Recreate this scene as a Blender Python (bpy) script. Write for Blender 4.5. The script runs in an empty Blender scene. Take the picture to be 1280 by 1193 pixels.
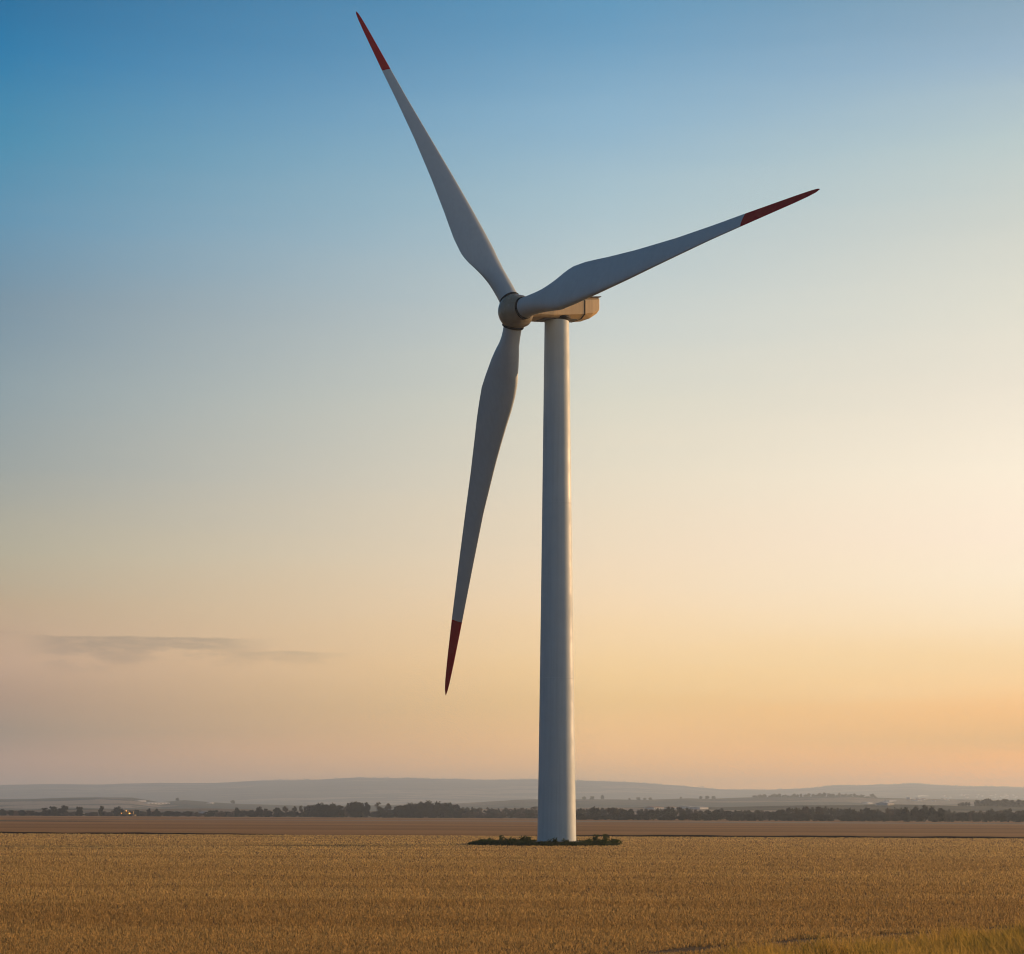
import bpy, bmesh, math, random
import numpy as np
from mathutils import Vector, Matrix

sc = bpy.context.scene
C = sc.collection
R_ = math.radians
random.seed(7)
rng = np.random.default_rng(11)

# ------------------------------------------------------------------ camera
F, CX, YH, CAMZ = 2400.0, 640.0, 1017.0, 3.35      # focal length in photo pixels, principal point, eye height
cam_d = bpy.data.cameras.new('camera')
cam = bpy.data.objects.new('camera', cam_d)
C.objects.link(cam)
sc.camera = cam
cam.location = (0, 0, CAMZ)
cam.rotation_euler = (R_(90), 0, 0)
cam_d.sensor_fit = 'HORIZONTAL'
cam_d.sensor_width = 36
cam_d.lens = 36 * F / 1280
cam_d.shift_y = (YH - 596.5) / 1280
cam_d.clip_start = 0.5
cam_d.clip_end = 40000
cam_d.dof.use_dof = True
cam_d.dof.focus_distance = 190
cam_d.dof.aperture_fstop = 2.2

# ------------------------------------------------------------------ view
sc.view_settings.view_transform = 'Standard'
sc.view_settings.look = 'None'
sc.view_settings.gamma = 1
sc.view_settings.use_curve_mapping = False
sc.view_settings.exposure = 0.0
sc.render.engine = 'CYCLES'
sc.cycles.use_denoising = True
sc.cycles.filter_width = 1.1
sc.cycles.max_bounces = 6
sc.cycles.volume_bounces = 2
sc.cycles.transparent_max_bounces = 16

# ------------------------------------------------------------------ sun and sky
SUN_AZ, SUN_EL = 62.0, 9.0           # degrees right of the view, degrees above the horizon
sd = bpy.data.lights.new('sun', 'SUN')
sun = bpy.data.objects.new('sun', sd)
C.objects.link(sun)
sd.energy = 5.0
sd.angle = R_(0.6)
sd.color = (1.0, 0.59, 0.28)
sdir = Vector((math.sin(R_(SUN_AZ)) * math.cos(R_(SUN_EL)), math.cos(R_(SUN_AZ)) * math.cos(R_(SUN_EL)), math.sin(R_(SUN_EL))))
sun.rotation_euler = sdir.to_track_quat('Z', 'Y').to_euler()
sun.location = (300, 200, 200)


def lin(c):
    return tuple((v / 255 / 12.92) if v / 255 <= 0.04045 else ((v / 255 + 0.055) / 1.055) ** 2.4 for v in c) + (1.0,)


class NT:
    """small helper to write node trees"""
    def __init__(s, tree):
        s.t = tree
        s.n = tree.nodes
        s.l = tree.links

    def new(s, typ, **kw):
        n = s.n.new(typ)
        for k, v in kw.items():
            setattr(n, k, v)
        return n

    def put(s, sock, v):
        if isinstance(v, bpy.types.NodeSocket):
            s.l.new(v, sock)
        else:
            sock.default_value = v

    def math(s, op, a, b=0.0, clamp=False):
        n = s.new('ShaderNodeMath', operation=op, use_clamp=clamp)
        s.put(n.inputs[0], a)
        s.put(n.inputs[1], b)
        return n.outputs[0]

    def mapr(s, v, a, b, c=0.0, d=1.0, smooth=True):
        n = s.new('ShaderNodeMapRange')
        n.interpolation_type = 'SMOOTHSTEP' if smooth else 'LINEAR'
        s.put(n.inputs['Value'], v)
        for k, q in (('From Min', a), ('From Max', b), ('To Min', c), ('To Max', d)):
            s.put(n.inputs[k], q)
        return n.outputs['Result']

    def mix(s, fac, a, b, mode='MIX'):
        n = s.new('ShaderNodeMix', data_type='RGBA', blend_type=mode)
        s.put(n.inputs[0], fac)
        s.put(n.inputs[6], a)
        s.put(n.inputs[7], b)
        return n.outputs[2]

    def ramp(s, fac, stops):
        n = s.new('ShaderNodeValToRGB')
        e = n.color_ramp.elements
        while len(e) < len(stops):
            e.new(0.5)
        for el, (p, c) in zip(e, sorted(stops, key=lambda q: q[0])):
            el.position = p
            el.color = c
        s.put(n.inputs[0], fac)
        return n.outputs[0]

    def noise(s, vec, scale, detail=3.0, rough=0.5, dist=0.0):
        n = s.new('ShaderNodeTexNoise')
        s.put(n.inputs['Vector'], vec)
        n.inputs['Scale'].default_value = scale
        n.inputs['Detail'].default_value = detail
        n.inputs['Roughness'].default_value = rough
        n.inputs['Distortion'].default_value = dist
        return n.outputs['Fac']

    def scale(s, vec, k):
        n = s.new('ShaderNodeVectorMath', operation='MULTIPLY')
        s.put(n.inputs[0], vec)
        n.inputs[1].default_value = k
        return n.outputs[0]

    def comb(s, x, y, z):
        n = s.new('ShaderNodeCombineXYZ')
        for i, v in enumerate((x, y, z)):
            s.put(n.inputs[i], v)
        return n.outputs[0]


w = bpy.data.worlds.new('World')
sc.world = w
w.use_nodes = True
wt = NT(w.node_tree)
for n in list(wt.n):
    wt.n.remove(n)
tc = wt.new('ShaderNodeTexCoord')
sep = wt.new('ShaderNodeSeparateXYZ')
wt.l.new(tc.outputs['Generated'], sep.inputs[0])
X, Y, Z = sep.outputs
hyp = wt.math('SQRT', wt.math('ADD', wt.math('MULTIPLY', X, X), wt.math('MULTIPLY', Y, Y)))
tane = wt.math('DIVIDE', Z, wt.math('MAXIMUM', hyp, 1e-4))
# gently uneven layering of the low air
wav = wt.noise(wt.scale(tc.outputs['Generated'], (3.0, 3.0, 40.0)), 2.2, 3.0)
tane_w = wt.math('ADD', tane, wt.math('MULTIPLY', wt.math('SUBTRACT', wav, 0.5), 0.012))
T_MAX = 1.2
fac = wt.math('DIVIDE', tane_w, T_MAX)


def py(y):
    return (YH - y) / F / T_MAX


# linear colour of the sky by height above the horizon (photo row at the middle of the view), away from and towards the sun
SKY_K = 2.0
LEFT = [(0, (0.0010, 0.1406, 0.3236)), (100, (0.0010, 0.1905, 0.4089)), (200, (0.0450, 0.2644, 0.4439)), (300, (0.1057, 0.2954, 0.4564)), (400, (0.1759, 0.2931, 0.3859)), (500, (0.2572, 0.3554, 0.4027)), (600, (0.3341, 0.3850, 0.3775)), (700, (0.4878, 0.4490, 0.3301)), (760, (0.5581, 0.4192, 0.2686)), (830, (0.6294, 0.4078, 0.2711)), (880, (0.4884, 0.3151, 0.2159)), (920, (0.3664, 0.2721, 0.1983)), (968, (0.6958, 0.3783, 0.2518))]
RIGHT = [(0, (0.2123, 0.3624, 0.4893)), (100, (0.3233, 0.4804, 0.6117)), (200, (0.5084, 0.6262, 0.6347)), (300, (0.6578, 0.6945, 0.6397)), (400, (0.8052, 0.7899, 0.6811)), (500, (0.9197, 0.8466, 0.7103)), (600, (1.0932, 0.9610, 0.7667)), (680, (1.1428, 0.9497, 0.7448)), (730, (1.1521, 0.9684, 0.7223)), (780, (1.1803, 0.9196, 0.5989)), (830, (1.1799, 0.8111, 0.4060)), (865, (1.2634, 0.7828, 0.3343)), (890, (1.2901, 0.6575, 0.1909)), (930, (1.1655, 0.5771, 0.1224)), (968, (1.9870, 0.6949, 0.0181))]
MIDDLE = [(0, (0.1034, 0.3176, 0.5278)), (60, (0.1478, 0.3608, 0.5609)), (150, (0.2633, 0.4696, 0.6326)), (250, (0.4032, 0.5678, 0.6458)), (400, (0.6154, 0.6770, 0.6530)), (500, (0.7630, 0.7474, 0.6280)), (600, (0.8886, 0.7935, 0.6184)), (700, (1.0254, 0.8153, 0.5706)), (760, (1.1034, 0.8184, 0.5080)), (830, (1.1575, 0.7754, 0.3559)), (880, (1.1297, 0.7057, 0.2678)), (945, (1.4872, 0.7434, 0.2206))]
ZEN = [(0.55, (0.055, 0.135, 0.245)), (1.0, (0.045, 0.085, 0.150))]


def stops(tab):
    s = [(max(0.0, py(y)), tuple(v / SKY_K for v in c) + (1,)) for y, c in tab]
    return s + [(p, tuple(v / SKY_K for v in c) + (1,)) for p, c in ZEN]


rampL = wt.ramp(fac, stops(LEFT))
rampM = wt.ramp(fac, stops(MIDDLE))
rampR = wt.ramp(fac, stops(RIGHT))
az = wt.math('ARCTAN2', X, Y)
dlt = wt.math('SUBTRACT', az, R_(SUN_AZ))
dlt = wt.math('ABSOLUTE', dlt)
dlt = wt.math('MINIMUM', dlt, wt.math('SUBTRACT', 2 * math.pi, dlt))
side = wt.mapr(dlt, R_(77.5), R_(47.0), 0.0, 1.0, smooth=False)
SIDE_M = 0.603
f1 = wt.math('DIVIDE', side, SIDE_M, True)
f2 = wt.math('DIVIDE', wt.math('SUBTRACT', side, SIDE_M), 1 - SIDE_M, True)
grad = wt.mix(f2, wt.mix(f1, rampL, rampM), rampR)
# away from the sun the low sky loses its glow
def skc(c):
    return tuple(v / SKY_K for v in lin(c)[:3]) + (1,)


rampB = wt.ramp(fac, [(0.0, skc((104, 116, 130))), (0.08, skc((96, 120, 140))), (0.2, skc((80, 116, 146))), (0.5, skc((68, 102, 138))), (1.0, skc((58, 82, 106)))])
back = wt.mapr(dlt, R_(81), R_(127))
grad = wt.mix(back, grad, rampB)
# thin low cloud bank
tx = wt.math('DIVIDE', X, wt.math('MAXIMUM', Y, 1e-3))
cv = wt.comb(wt.math('MULTIPLY', tx, 1.0), wt.math('MULTIPLY', tane, 5.0), 0.0)
n1 = wt.noise(cv, 26.0, 4.0, 0.6)
n2 = wt.noise(wt.comb(tx, 0.0, 3.0), 16.0, 7.0, 0.68)


def cloud(x0, x1, top, thick, amp):
    tp = wt.math('ADD', top, wt.math('MULTIPLY', wt.math('SUBTRACT', n2, 0.5), amp))
    d = wt.math('SUBTRACT', tp, tane)
    up = wt.mapr(d, -0.0002, 0.0011)
    th = wt.math('MULTIPLY', wt.mapr(n1, 0.3, 0.7, 0.35, 1.25), thick)
    lo = wt.mapr(wt.math('DIVIDE', d, th), 0.15, 1.0, 1.0, 0.0)
    e1 = wt.mapr(tx, x0, x0 + 0.035)
    e2 = wt.mapr(tx, x1, x1 - 0.05)
    m = wt.math('MULTIPLY', wt.math('MULTIPLY', up, lo), wt.math('MULTIPLY', e1, e2))
    return wt.math('MULTIPLY', m, wt.mapr(Y, 0.0, 0.05))


c1 = cloud(-0.262, -0.115, 0.0908, 0.021, 0.006)
c2 = cloud(-0.165, -0.072, 0.0842, 0.011, 0.006)
c3 = cloud(-0.285, -0.235, 0.0922, 0.006, 0.003)
cm = wt.math('MAXIMUM', c1, wt.math('MAXIMUM', wt.math('MULTIPLY', c2, 0.75), wt.math('MULTIPLY', c3, 0.5)))
rag = wt.mapr(wt.noise(cv, 60.0, 5.0, 0.65), 0.34, 0.58, 0.60, 1.0)
grad = wt.mix(wt.math('MULTIPLY', wt.math('MULTIPLY', cm, rag), 1.0), grad, wt.mix(1.0, grad, (0.68, 0.72, 0.79, 1), 'MULTIPLY'))

sky = wt.new('ShaderNodeTexSky', sky_type='NISHITA', sun_disc=False)
sky.sun_elevation = R_(SUN_EL)
sky.sun_rotation = R_(SUN_AZ)
sky.air_density = 1.0
sky.dust_density = 1.5
bg1 = wt.new('ShaderNodeBackground')
wt.l.new(sky.outputs[0], bg1.inputs[0])
bg1.inputs[1].default_value = 0.05
bg2 = wt.new('ShaderNodeBackground')
wt.l.new(grad, bg2.inputs[0])
bg2.inputs[1].default_value = SKY_K
mx = wt.new('ShaderNodeMixShader')
mx.inputs[0].default_value = 0.97
wt.l.new(bg1.outputs[0], mx.inputs[1])
wt.l.new(bg2.outputs[0], mx.inputs[2])
wo = wt.new('ShaderNodeOutputWorld')
wt.l.new(mx.outputs[0], wo.inputs['Surface'])

# ------------------------------------------------------------------ materials


def mat(name, color=(0.5, 0.5, 0.5), rough=0.7, spec=0.3):
    m = bpy.data.materials.new(name)
    m.use_nodes = True
    nt = NT(m.node_tree)
    b = nt.n['Principled BSDF']
    b.inputs['Base Color'].default_value = (*color, 1)
    b.inputs['Roughness'].default_value = rough
    b.inputs['Specular IOR Level'].default_value = spec
    return m, nt, b


def noisy(name, c1, c2, scale, rough=0.8, spec=0.2, stretch=(1, 1, 1), detail=4.0, lo=0.35, hi=0.65, bump=0.0, bscale=None, bdist=0.1):
    m, nt, b = mat(name, c1, rough, spec)
    tcn = nt.new('ShaderNodeTexCoord')
    v = nt.scale(tcn.outputs['Object'], stretch)
    f = nt.mapr(nt.noise(v, scale, detail, 0.6), lo, hi)
    nt.l.new(nt.mix(f, (*c1, 1), (*c2, 1)), b.inputs['Base Color'])
    if bump:
        bn = nt.new('ShaderNodeBump')
        bn.inputs['Strength'].default_value = bump
        bn.inputs['Distance'].default_value = bdist
        nt.l.new(nt.noise(v, bscale or scale * 4, 4.0), bn.inputs['Height'])
        nt.l.new(bn.outputs[0], b.inputs['Normal'])
    return m


def paint(name, c1, c2, rough, spec=0.35):
    m, nt, b = mat(name, c1, rough, spec)
    tcn = nt.new('ShaderNodeTexCoord')
    streak = nt.noise(nt.scale(tcn.outputs['Object'], (2.2, 2.2, 0.05)), 1.6, 5.0, 0.6)
    blot = nt.noise(tcn.outputs['Object'], 0.35, 5.0, 0.6)
    f = nt.mapr(nt.math('ADD', nt.math('MULTIPLY', streak, 0.6), nt.math('MULTIPLY', blot, 0.4)), 0.38, 0.66)
    nt.l.new(nt.mix(f, (*c1, 1), (*c2, 1)), b.inputs['Base Color'])
    nt.l.new(nt.mapr(blot, 0.3, 0.7, rough - 0.06, rough + 0.1), b.inputs['Roughness'])
    return m


M = {}
M['tower'] = paint('tower_paint', (0.51, 0.59, 0.615), (0.45, 0.525, 0.55), 0.52)
M['blade'] = paint('blade_paint', (0.50, 0.565, 0.585), (0.46, 0.52, 0.54), 0.42)
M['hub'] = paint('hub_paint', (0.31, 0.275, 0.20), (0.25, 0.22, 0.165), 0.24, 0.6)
M['nacelle'] = paint('nacelle_sunlit_paint', (0.76, 0.54, 0.28), (0.66, 0.46, 0.24), 0.40)  # golden sunlight on the housing is tinted into this base colour
M['red'] = paint('red_paint', (0.48, 0.012, 0.018), (0.42, 0.011, 0.016), 0.65, 0.06)
M['seam'] = noisy('seam_rubber', (0.02, 0.02, 0.022), (0.035, 0.034, 0.032), 3.0, 0.7)
M['concrete'] = noisy('concrete', (0.30, 0.29, 0.27), (0.20, 0.19, 0.18), 2.0, 0.9, 0.2, bump=0.3)
M['metal'] = noisy('grey_metal', (0.24, 0.25, 0.26), (0.18, 0.18, 0.19), 2.0, 0.5)


def leafmat(name, c1, c2, scale, trans=0.25):
    m, nt, b = mat(name, c1, 0.75, 0.15)
    tcn = nt.new('ShaderNodeTexCoord')
    oi = nt.new('ShaderNodeObjectInfo')
    f = nt.mapr(nt.noise(tcn.outputs['Object'], scale, 3.0), 0.3, 0.7)
    col = nt.mix(f, (*c1, 1), (*c2, 1))
    hs = nt.new('ShaderNodeHueSaturation')
    nt.l.new(nt.mapr(oi.outputs['Random'], 0, 1, 0.475, 0.515, False), hs.inputs['Hue'])
    nt.l.new(nt.mapr(oi.outputs['Random'], 0, 1, 1.25, 0.75, False), hs.inputs['Value'])
    nt.l.new(col, hs.inputs['Color'])
    nt.l.new(hs.outputs[0], b.inputs['Base Color'])
    tr = nt.new('ShaderNodeBsdfTranslucent')
    nt.l.new(hs.outputs[0], tr.inputs[0])
    mxs = nt.new('ShaderNodeMixShader')
    mxs.inputs[0].default_value = trans
    nt.l.new(b.outputs[0], mxs.inputs[1])
    nt.l.new(tr.outputs[0], mxs.inputs[2])
    nt.l.new(mxs.outputs[0], nt.n['Material Output'].inputs['Surface'])
    return m


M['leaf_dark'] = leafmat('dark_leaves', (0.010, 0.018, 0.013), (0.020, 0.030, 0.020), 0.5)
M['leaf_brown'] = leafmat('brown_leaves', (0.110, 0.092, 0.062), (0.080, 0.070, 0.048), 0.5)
M['leaf_far'] = leafmat('hazed_leaves', (0.085, 0.090, 0.068), (0.060, 0.066, 0.050), 0.3)  # haze over the distant trees is lightened into the leaf colour
M['bark'] = noisy('bark', (0.07, 0.055, 0.04), (0.04, 0.032, 0.025), 3.0, 0.9)
M['weed'] = leafmat('weed_leaves', (0.030, 0.058, 0.016), (0.070, 0.095, 0.028), 3.0, 0.35)
M['weed_low'] = leafmat('low_weed_leaves', (0.028, 0.050, 0.016), (0.055, 0.070, 0.022), 1.5, 0.3)


def strawmat(name, c1, c2, c3, trans):
    """dry stalks; tone drifts across the field in long drilled bands and from stalk to stalk"""
    m, nt, b = mat(name, c1, 0.75, 0.2)
    tcn = nt.new('ShaderNodeTexCoord')
    P = tcn.outputs['Object']
    band = nt.noise(nt.scale(P, (0.02, 0.11, 0.0)), 1.0, 4.0, 0.6)
    fine = nt.noise(nt.scale(P, (1.0, 1.0, 0.0)), 4.5, 2.0)
    col = nt.mix(nt.mapr(band, 0.36, 0.62), (*c1, 1), (*c2, 1))
    col = nt.mix(nt.mapr(fine, 0.42, 0.72, 0.0, 0.5), col, (*c3, 1))
    # every stalk has its own tone
    gi = nt.new('ShaderNodeNewGeometry')
    rnd = nt.mapr(gi.outputs['Random Per Island'], 0.0, 1.0, 0.52, 1.32, False)
    col = nt.mix(1.0, col, nt.comb(rnd, rnd, rnd), 'MULTIPLY')
    # shade between near stalks and lit far tips, put into the straw colour
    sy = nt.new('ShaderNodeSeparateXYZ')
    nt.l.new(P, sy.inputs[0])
    shade_to_lit = nt.mapr(nt.math('ADD', sy.outputs[1], nt.math('MULTIPLY', band, 40.0)), 55.0, 230.0, 0.0, 1.0, False)
    col = nt.mix(1.0, col, nt.mix(shade_to_lit, (0.80, 0.76, 0.72, 1), (1.12, 1.16, 1.22, 1)), 'MULTIPLY')
    nt.l.new(col, b.inputs['Base Color'])
    tr = nt.new('ShaderNodeBsdfTranslucent')
    nt.l.new(col, tr.inputs[0])
    mxs = nt.new('ShaderNodeMixShader')
    mxs.inputs[0].default_value = trans
    nt.l.new(b.outputs[0], mxs.inputs[1])
    nt.l.new(tr.outputs[0], mxs.inputs[2])
    nt.l.new(mxs.outputs[0], nt.n['Material Output'].inputs['Surface'])
    return m


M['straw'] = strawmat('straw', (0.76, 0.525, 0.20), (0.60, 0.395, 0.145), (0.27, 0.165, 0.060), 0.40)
M['grass'] = leafmat('verge_grass', (0.40, 0.285, 0.062), (0.62, 0.385, 0.11), 0.9, 0.55)
M['soil'] = noisy('stubble_soil', (0.22, 0.128, 0.048), (0.09, 0.054, 0.024), 0.9, 0.9, 0.1, (1, 1, 1), 6.0, bump=0.6, bscale=8.0, bdist=0.06)
M['track'] = noisy('track_soil', (0.19, 0.118, 0.052), (0.12, 0.074, 0.034), 2.0, 0.95, 0.1, bump=0.5)
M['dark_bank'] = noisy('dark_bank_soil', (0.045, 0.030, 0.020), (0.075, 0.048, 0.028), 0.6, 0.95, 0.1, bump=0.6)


def ploughmat():
    m, nt, b = mat('brown_field_soil', (0.2, 0.12, 0.08), 0.95, 0.1)
    tcn = nt.new('ShaderNodeTexCoord')
    P = tcn.outputs['Object']
    big = nt.noise(nt.scale(P, (0.0016, 0.016, 0)), 1.0, 5.0, 0.62)
    thin = nt.noise(nt.scale(P, (0.004, 0.09, 0)), 1.0, 3.0, 0.6)
    col = nt.mix(nt.mapr(big, 0.36, 0.64), (0.44, 0.220, 0.072, 1), (0.29, 0.140, 0.044, 1))
    col = nt.mix(nt.mapr(thin, 0.52, 0.70, 0.0, 0.6), col, (0.20, 0.092, 0.045, 1))
    nt.l.new(col, b.inputs['Base Color'])
    bn = nt.new('ShaderNodeBump')
    bn.inputs['Strength'].default_value = 0.6
    bn.inputs['Distance'].default_value = 0.15
    nt.l.new(nt.noise(P, 1.2, 4.0), bn.inputs['Height'])
    nt.l.new(bn.outputs[0], b.inputs['Normal'])
    return m


M['plough'] = ploughmat()


def hillmat():
    m, nt, b = mat('hill_fields', (0.1, 0.1, 0.06), 0.95, 0.1)
    tcn = nt.new('ShaderNodeTexCoord')
    P = tcn.outputs['Object']
    vo = nt.new('ShaderNodeTexVoronoi')
    vo.inputs['Scale'].default_value = 1.0
    nz = nt.noise(P, 0.003, 4.0)
    wv = nt.new('ShaderNodeVectorMath', operation='ADD')
    nt.l.new(nt.scale(P, (0.0022, 0.0030, 0.0)), wv.inputs[0])
    nt.l.new(nt.comb(nz, nz, 0.0), wv.inputs[1])
    nt.l.new(wv.outputs[0], vo.inputs['Vector'])
    sp = nt.new('ShaderNodeSeparateColor')
    nt.l.new(vo.outputs['Color'], sp.inputs[0])
    col = nt.ramp(sp.outputs[0], [(0.0, (0.055, 0.060, 0.035, 1)), (0.4, (0.085, 0.080, 0.045, 1)), (0.6, (0.20, 0.150, 0.095, 1)),
                                  (0.8, (0.36, 0.275, 0.19, 1)), (1.0, (0.07, 0.075, 0.04, 1))])
    woods = nt.mapr(nt.noise(nt.scale(P, (0.0030, 0.0060, 0)), 1.0, 5.0, 0.65), 0.50, 0.58)
    col = nt.mix(woods, col, (0.032, 0.040, 0.026, 1))
    nt.l.new(col, b.inputs['Base Color'])
    return m


M['hill'] = hillmat()
M['barn'] = noisy('pale_render', (0.75, 0.72, 0.68), (0.66, 0.63, 0.60), 0.3, 0.8)
M['roof_pale'] = noisy('pale_roof_sheet', (0.62, 0.58, 0.54), (0.52, 0.49, 0.46), 0.3, 0.5)
M['roof_red'] = noisy('red_tiles', (0.34, 0.15, 0.09), (0.26, 0.12, 0.08), 0.4, 0.8)
M['yellow'] = noisy('machine_paint', (0.30, 0.20, 0.05), (0.22, 0.15, 0.05), 1.0, 0.5)
M['tyre'] = noisy('tyre_rubber', (0.02, 0.02, 0.02), (0.03, 0.03, 0.03), 4.0, 0.8)
M['glass'] = mat('cab_glass', (0.03, 0.035, 0.04), 0.1, 0.5)[0]
ml, nl, bl = mat('orange_lamp', (0.9, 0.45, 0.1), 0.4)
bl.inputs['Emission Color'].default_value = (1.0, 0.42, 0.06, 1)
bl.inputs['Emission Strength'].default_value = 4.0
M['lamp'] = ml

# ------------------------------------------------------------------ object helpers


def mesh_np(name, V, Fq, material, smooth=False):
    """V (n,3) float array, Fq (m,k) int array of equal-sided faces"""
    V = np.asarray(V, dtype=np.float32)
    Fq = np.asarray(Fq, dtype=np.int32)
    me = bpy.data.meshes.new(name)
    k = Fq.shape[1]
    me.vertices.add(len(V))
    me.vertices.foreach_set('co', V.ravel())
    me.loops.add(Fq.size)
    me.loops.foreach_set('vertex_index', Fq.ravel())
    me.polygons.add(len(Fq))
    me.polygons.foreach_set('loop_start', np.arange(0, Fq.size, k, dtype=np.int32))
    if smooth:
        me.polygons.foreach_set('use_smooth', np.ones(len(Fq), dtype=bool))
    me.update(calc_edges=True)
    me.validate()
    for mm in (material if isinstance(material, (list, tuple)) else [material]):
        me.materials.append(mm)
    return me


def link(name, me, parent=None):
    o = bpy.data.objects.new(name, me)
    C.objects.link(o)
    if parent is not None:
        o.parent = parent
    return o


def tag(o, label=None, cat=None, group=None, kind=None):
    if label:
        o['label'] = label
    if cat:
        o['category'] = cat
    if group:
        o['group'] = group
    if kind:
        o['kind'] = kind
    return o


def empty(name, loc, rz=0.0):
    o = bpy.data.objects.new(name, None)
    C.objects.link(o)
    o.empty_display_size = 0.3
    o.location = loc
    o.rotation_euler = (0, 0, rz)
    return o


def bm_obj(name, bm, material, parent=None, smooth=False):
    me = bpy.data.meshes.new(name)
    bmesh.ops.recalc_face_normals(bm, faces=bm.faces)
    bm.to_mesh(me)
    bm.free()
    for mm in (material if isinstance(material, (list, tuple)) else [material]):
        me.materials.append(mm)
    if smooth:
        for p in me.polygons:
            p.use_smooth = True
    return link(name, me, parent)


def lathe(prof, n=64, mtx=None, closed=True):
    """surface of revolution about +Z of (radius, z) profile -> V, quads"""
    V, Q = [], []
    for r, z in prof:
        for i in range(n):
            a = 2 * math.pi * i / n
            V.append((r * math.cos(a), r * math.sin(a), z))
    for j in range(len(prof) - 1):
        for i in range(n):
            i2 = (i + 1) % n
            Q.append((j * n + i, j * n + i2, (j + 1) * n + i2, (j + 1) * n + i))
    V = np.array(V)
    if mtx is not None:
        A = np.array(mtx)
        V = V @ A[:3, :3].T + A[:3, 3]
    return V, np.array(Q)


def boxes(bm, lo, hi, bev=0.0):
    """one bevelled box into a bmesh"""
    g = bmesh.ops.create_cube(bm, size=1.0)
    c = [(a + b) / 2 for a, b in zip(lo, hi)]
    s = [b - a for a, b in zip(lo, hi)]
    for v in g['verts']:
        v.co = Vector((c[0] + v.co.x * s[0], c[1] + v.co.y * s[1], c[2] + v.co.z * s[2]))
    if bev:
        es = list({e for v in g['verts'] for e in v.link_edges})
        bmesh.ops.bevel(bm, geom=es, offset=bev, segments=2, affect='EDGES', profile=0.5)


SLOPE = -0.005


def gz(x):
    return SLOPE * np.clip(x, -900, 900)


# ------------------------------------------------------------------ ground
def sheet(name, xs, ys, zf, material, smooth=True):
    xs = np.asarray(xs, float)
    ys = np.asarray(ys, float)
    gx, gy = np.meshgrid(xs, ys)
    V = np.stack([gx, gy, zf(gx, gy)], -1).reshape(-1, 3)
    nx, ny = len(xs), len(ys)
    i = np.arange(nx - 1)[None, :] + nx * np.arange(ny - 1)[:, None]
    Q = np.stack([i, i + 1, i + 1 + nx, i + nx], -1).reshape(-1, 4)
    return link(name, mesh_np(name, V, Q, material, smooth))


XS = np.unique(np.concatenate([np.linspace(-9300, -900, 10), np.linspace(-900, 900, 61), np.linspace(900, 9300, 10)]))
Y_EDGE, Y_FAR = 284.0, 1400.0
tag(sheet('ground', XS, np.linspace(-300, 12300, 31), lambda x, y: gz(x) - 0.12, M['hill']), 'open land running out to the hills', 'ground', kind='structure')
tag(sheet('stubble_field', np.linspace(-180, 180, 73), np.linspace(-60, Y_EDGE, 80), lambda x, y: gz(x), M['soil']),
    'golden stubble field in the foreground', 'field', kind='structure')


def plough_z(x, y):
    t = (y - Y_EDGE) / (Y_FAR - Y_EDGE)
    e = np.sin(np.pi * np.clip(t, 0, 1))
    return gz(x) + e * (0.12 * np.sin(y / 37.0 + 0.004 * x) + 0.12 * np.sin(y / 83.0 - 0.003 * x + 1.3) + 0.05 * np.sin(y / 17.0 + .006 * x))


tag(sheet('brown_field', np.linspace(-900, 900, 91), np.concatenate([np.linspace(Y_EDGE, 700, 110), np.linspace(706, Y_FAR, 80)]), plough_z, M['plough']),
    'bare brown field beyond the stubble', 'field', kind='structure')

# low dark earth banks along the boundary between the two fields


def bank(name, x0, x1, ytop, hmax, label):
    n = 120
    xs = np.linspace(x0, x1, n)
    V = []
    for i, x in enumerate(xs):
        e = min(1.0, min(x - x0, x1 - x) / 14.0 + 0.02)
        j = 0.16 * math.sin(x * 0.31) + 0.10 * math.sin(x * 0.9 + 1)
        h = hmax * e * (0.85 + 0.8 * j)
        z = float(gz(x))
        yb = ytop + 0.5 * math.sin(x * 0.05)
        V += [(x, yb - 0.75, z - 0.03), (x, yb - 0.35, z + h * .8), (x, yb, z + h), (x, yb + 0.5, z + h * .7), (x, yb + 1.3, z - 0.03)]
    Q = []
    for i in range(n - 1):
        for j in range(4):
            Q.append((i * 5 + j, (i + 1) * 5 + j, (i + 1) * 5 + j + 1, i * 5 + j + 1))
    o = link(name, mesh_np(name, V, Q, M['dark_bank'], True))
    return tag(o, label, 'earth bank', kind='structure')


def wx(px, y):
    return (px - CX) / F * y


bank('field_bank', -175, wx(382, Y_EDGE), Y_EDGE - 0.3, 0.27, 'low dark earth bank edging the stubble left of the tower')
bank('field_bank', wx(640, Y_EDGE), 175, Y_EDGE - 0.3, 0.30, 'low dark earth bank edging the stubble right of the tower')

# ------------------------------------------------------------------ hills
def prof(tab):
    px = np.array([t[0] for t in tab], float)
    yy = np.array([t[1] for t in tab], float)
    return lambda u: np.interp(u, px, yy)


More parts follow.
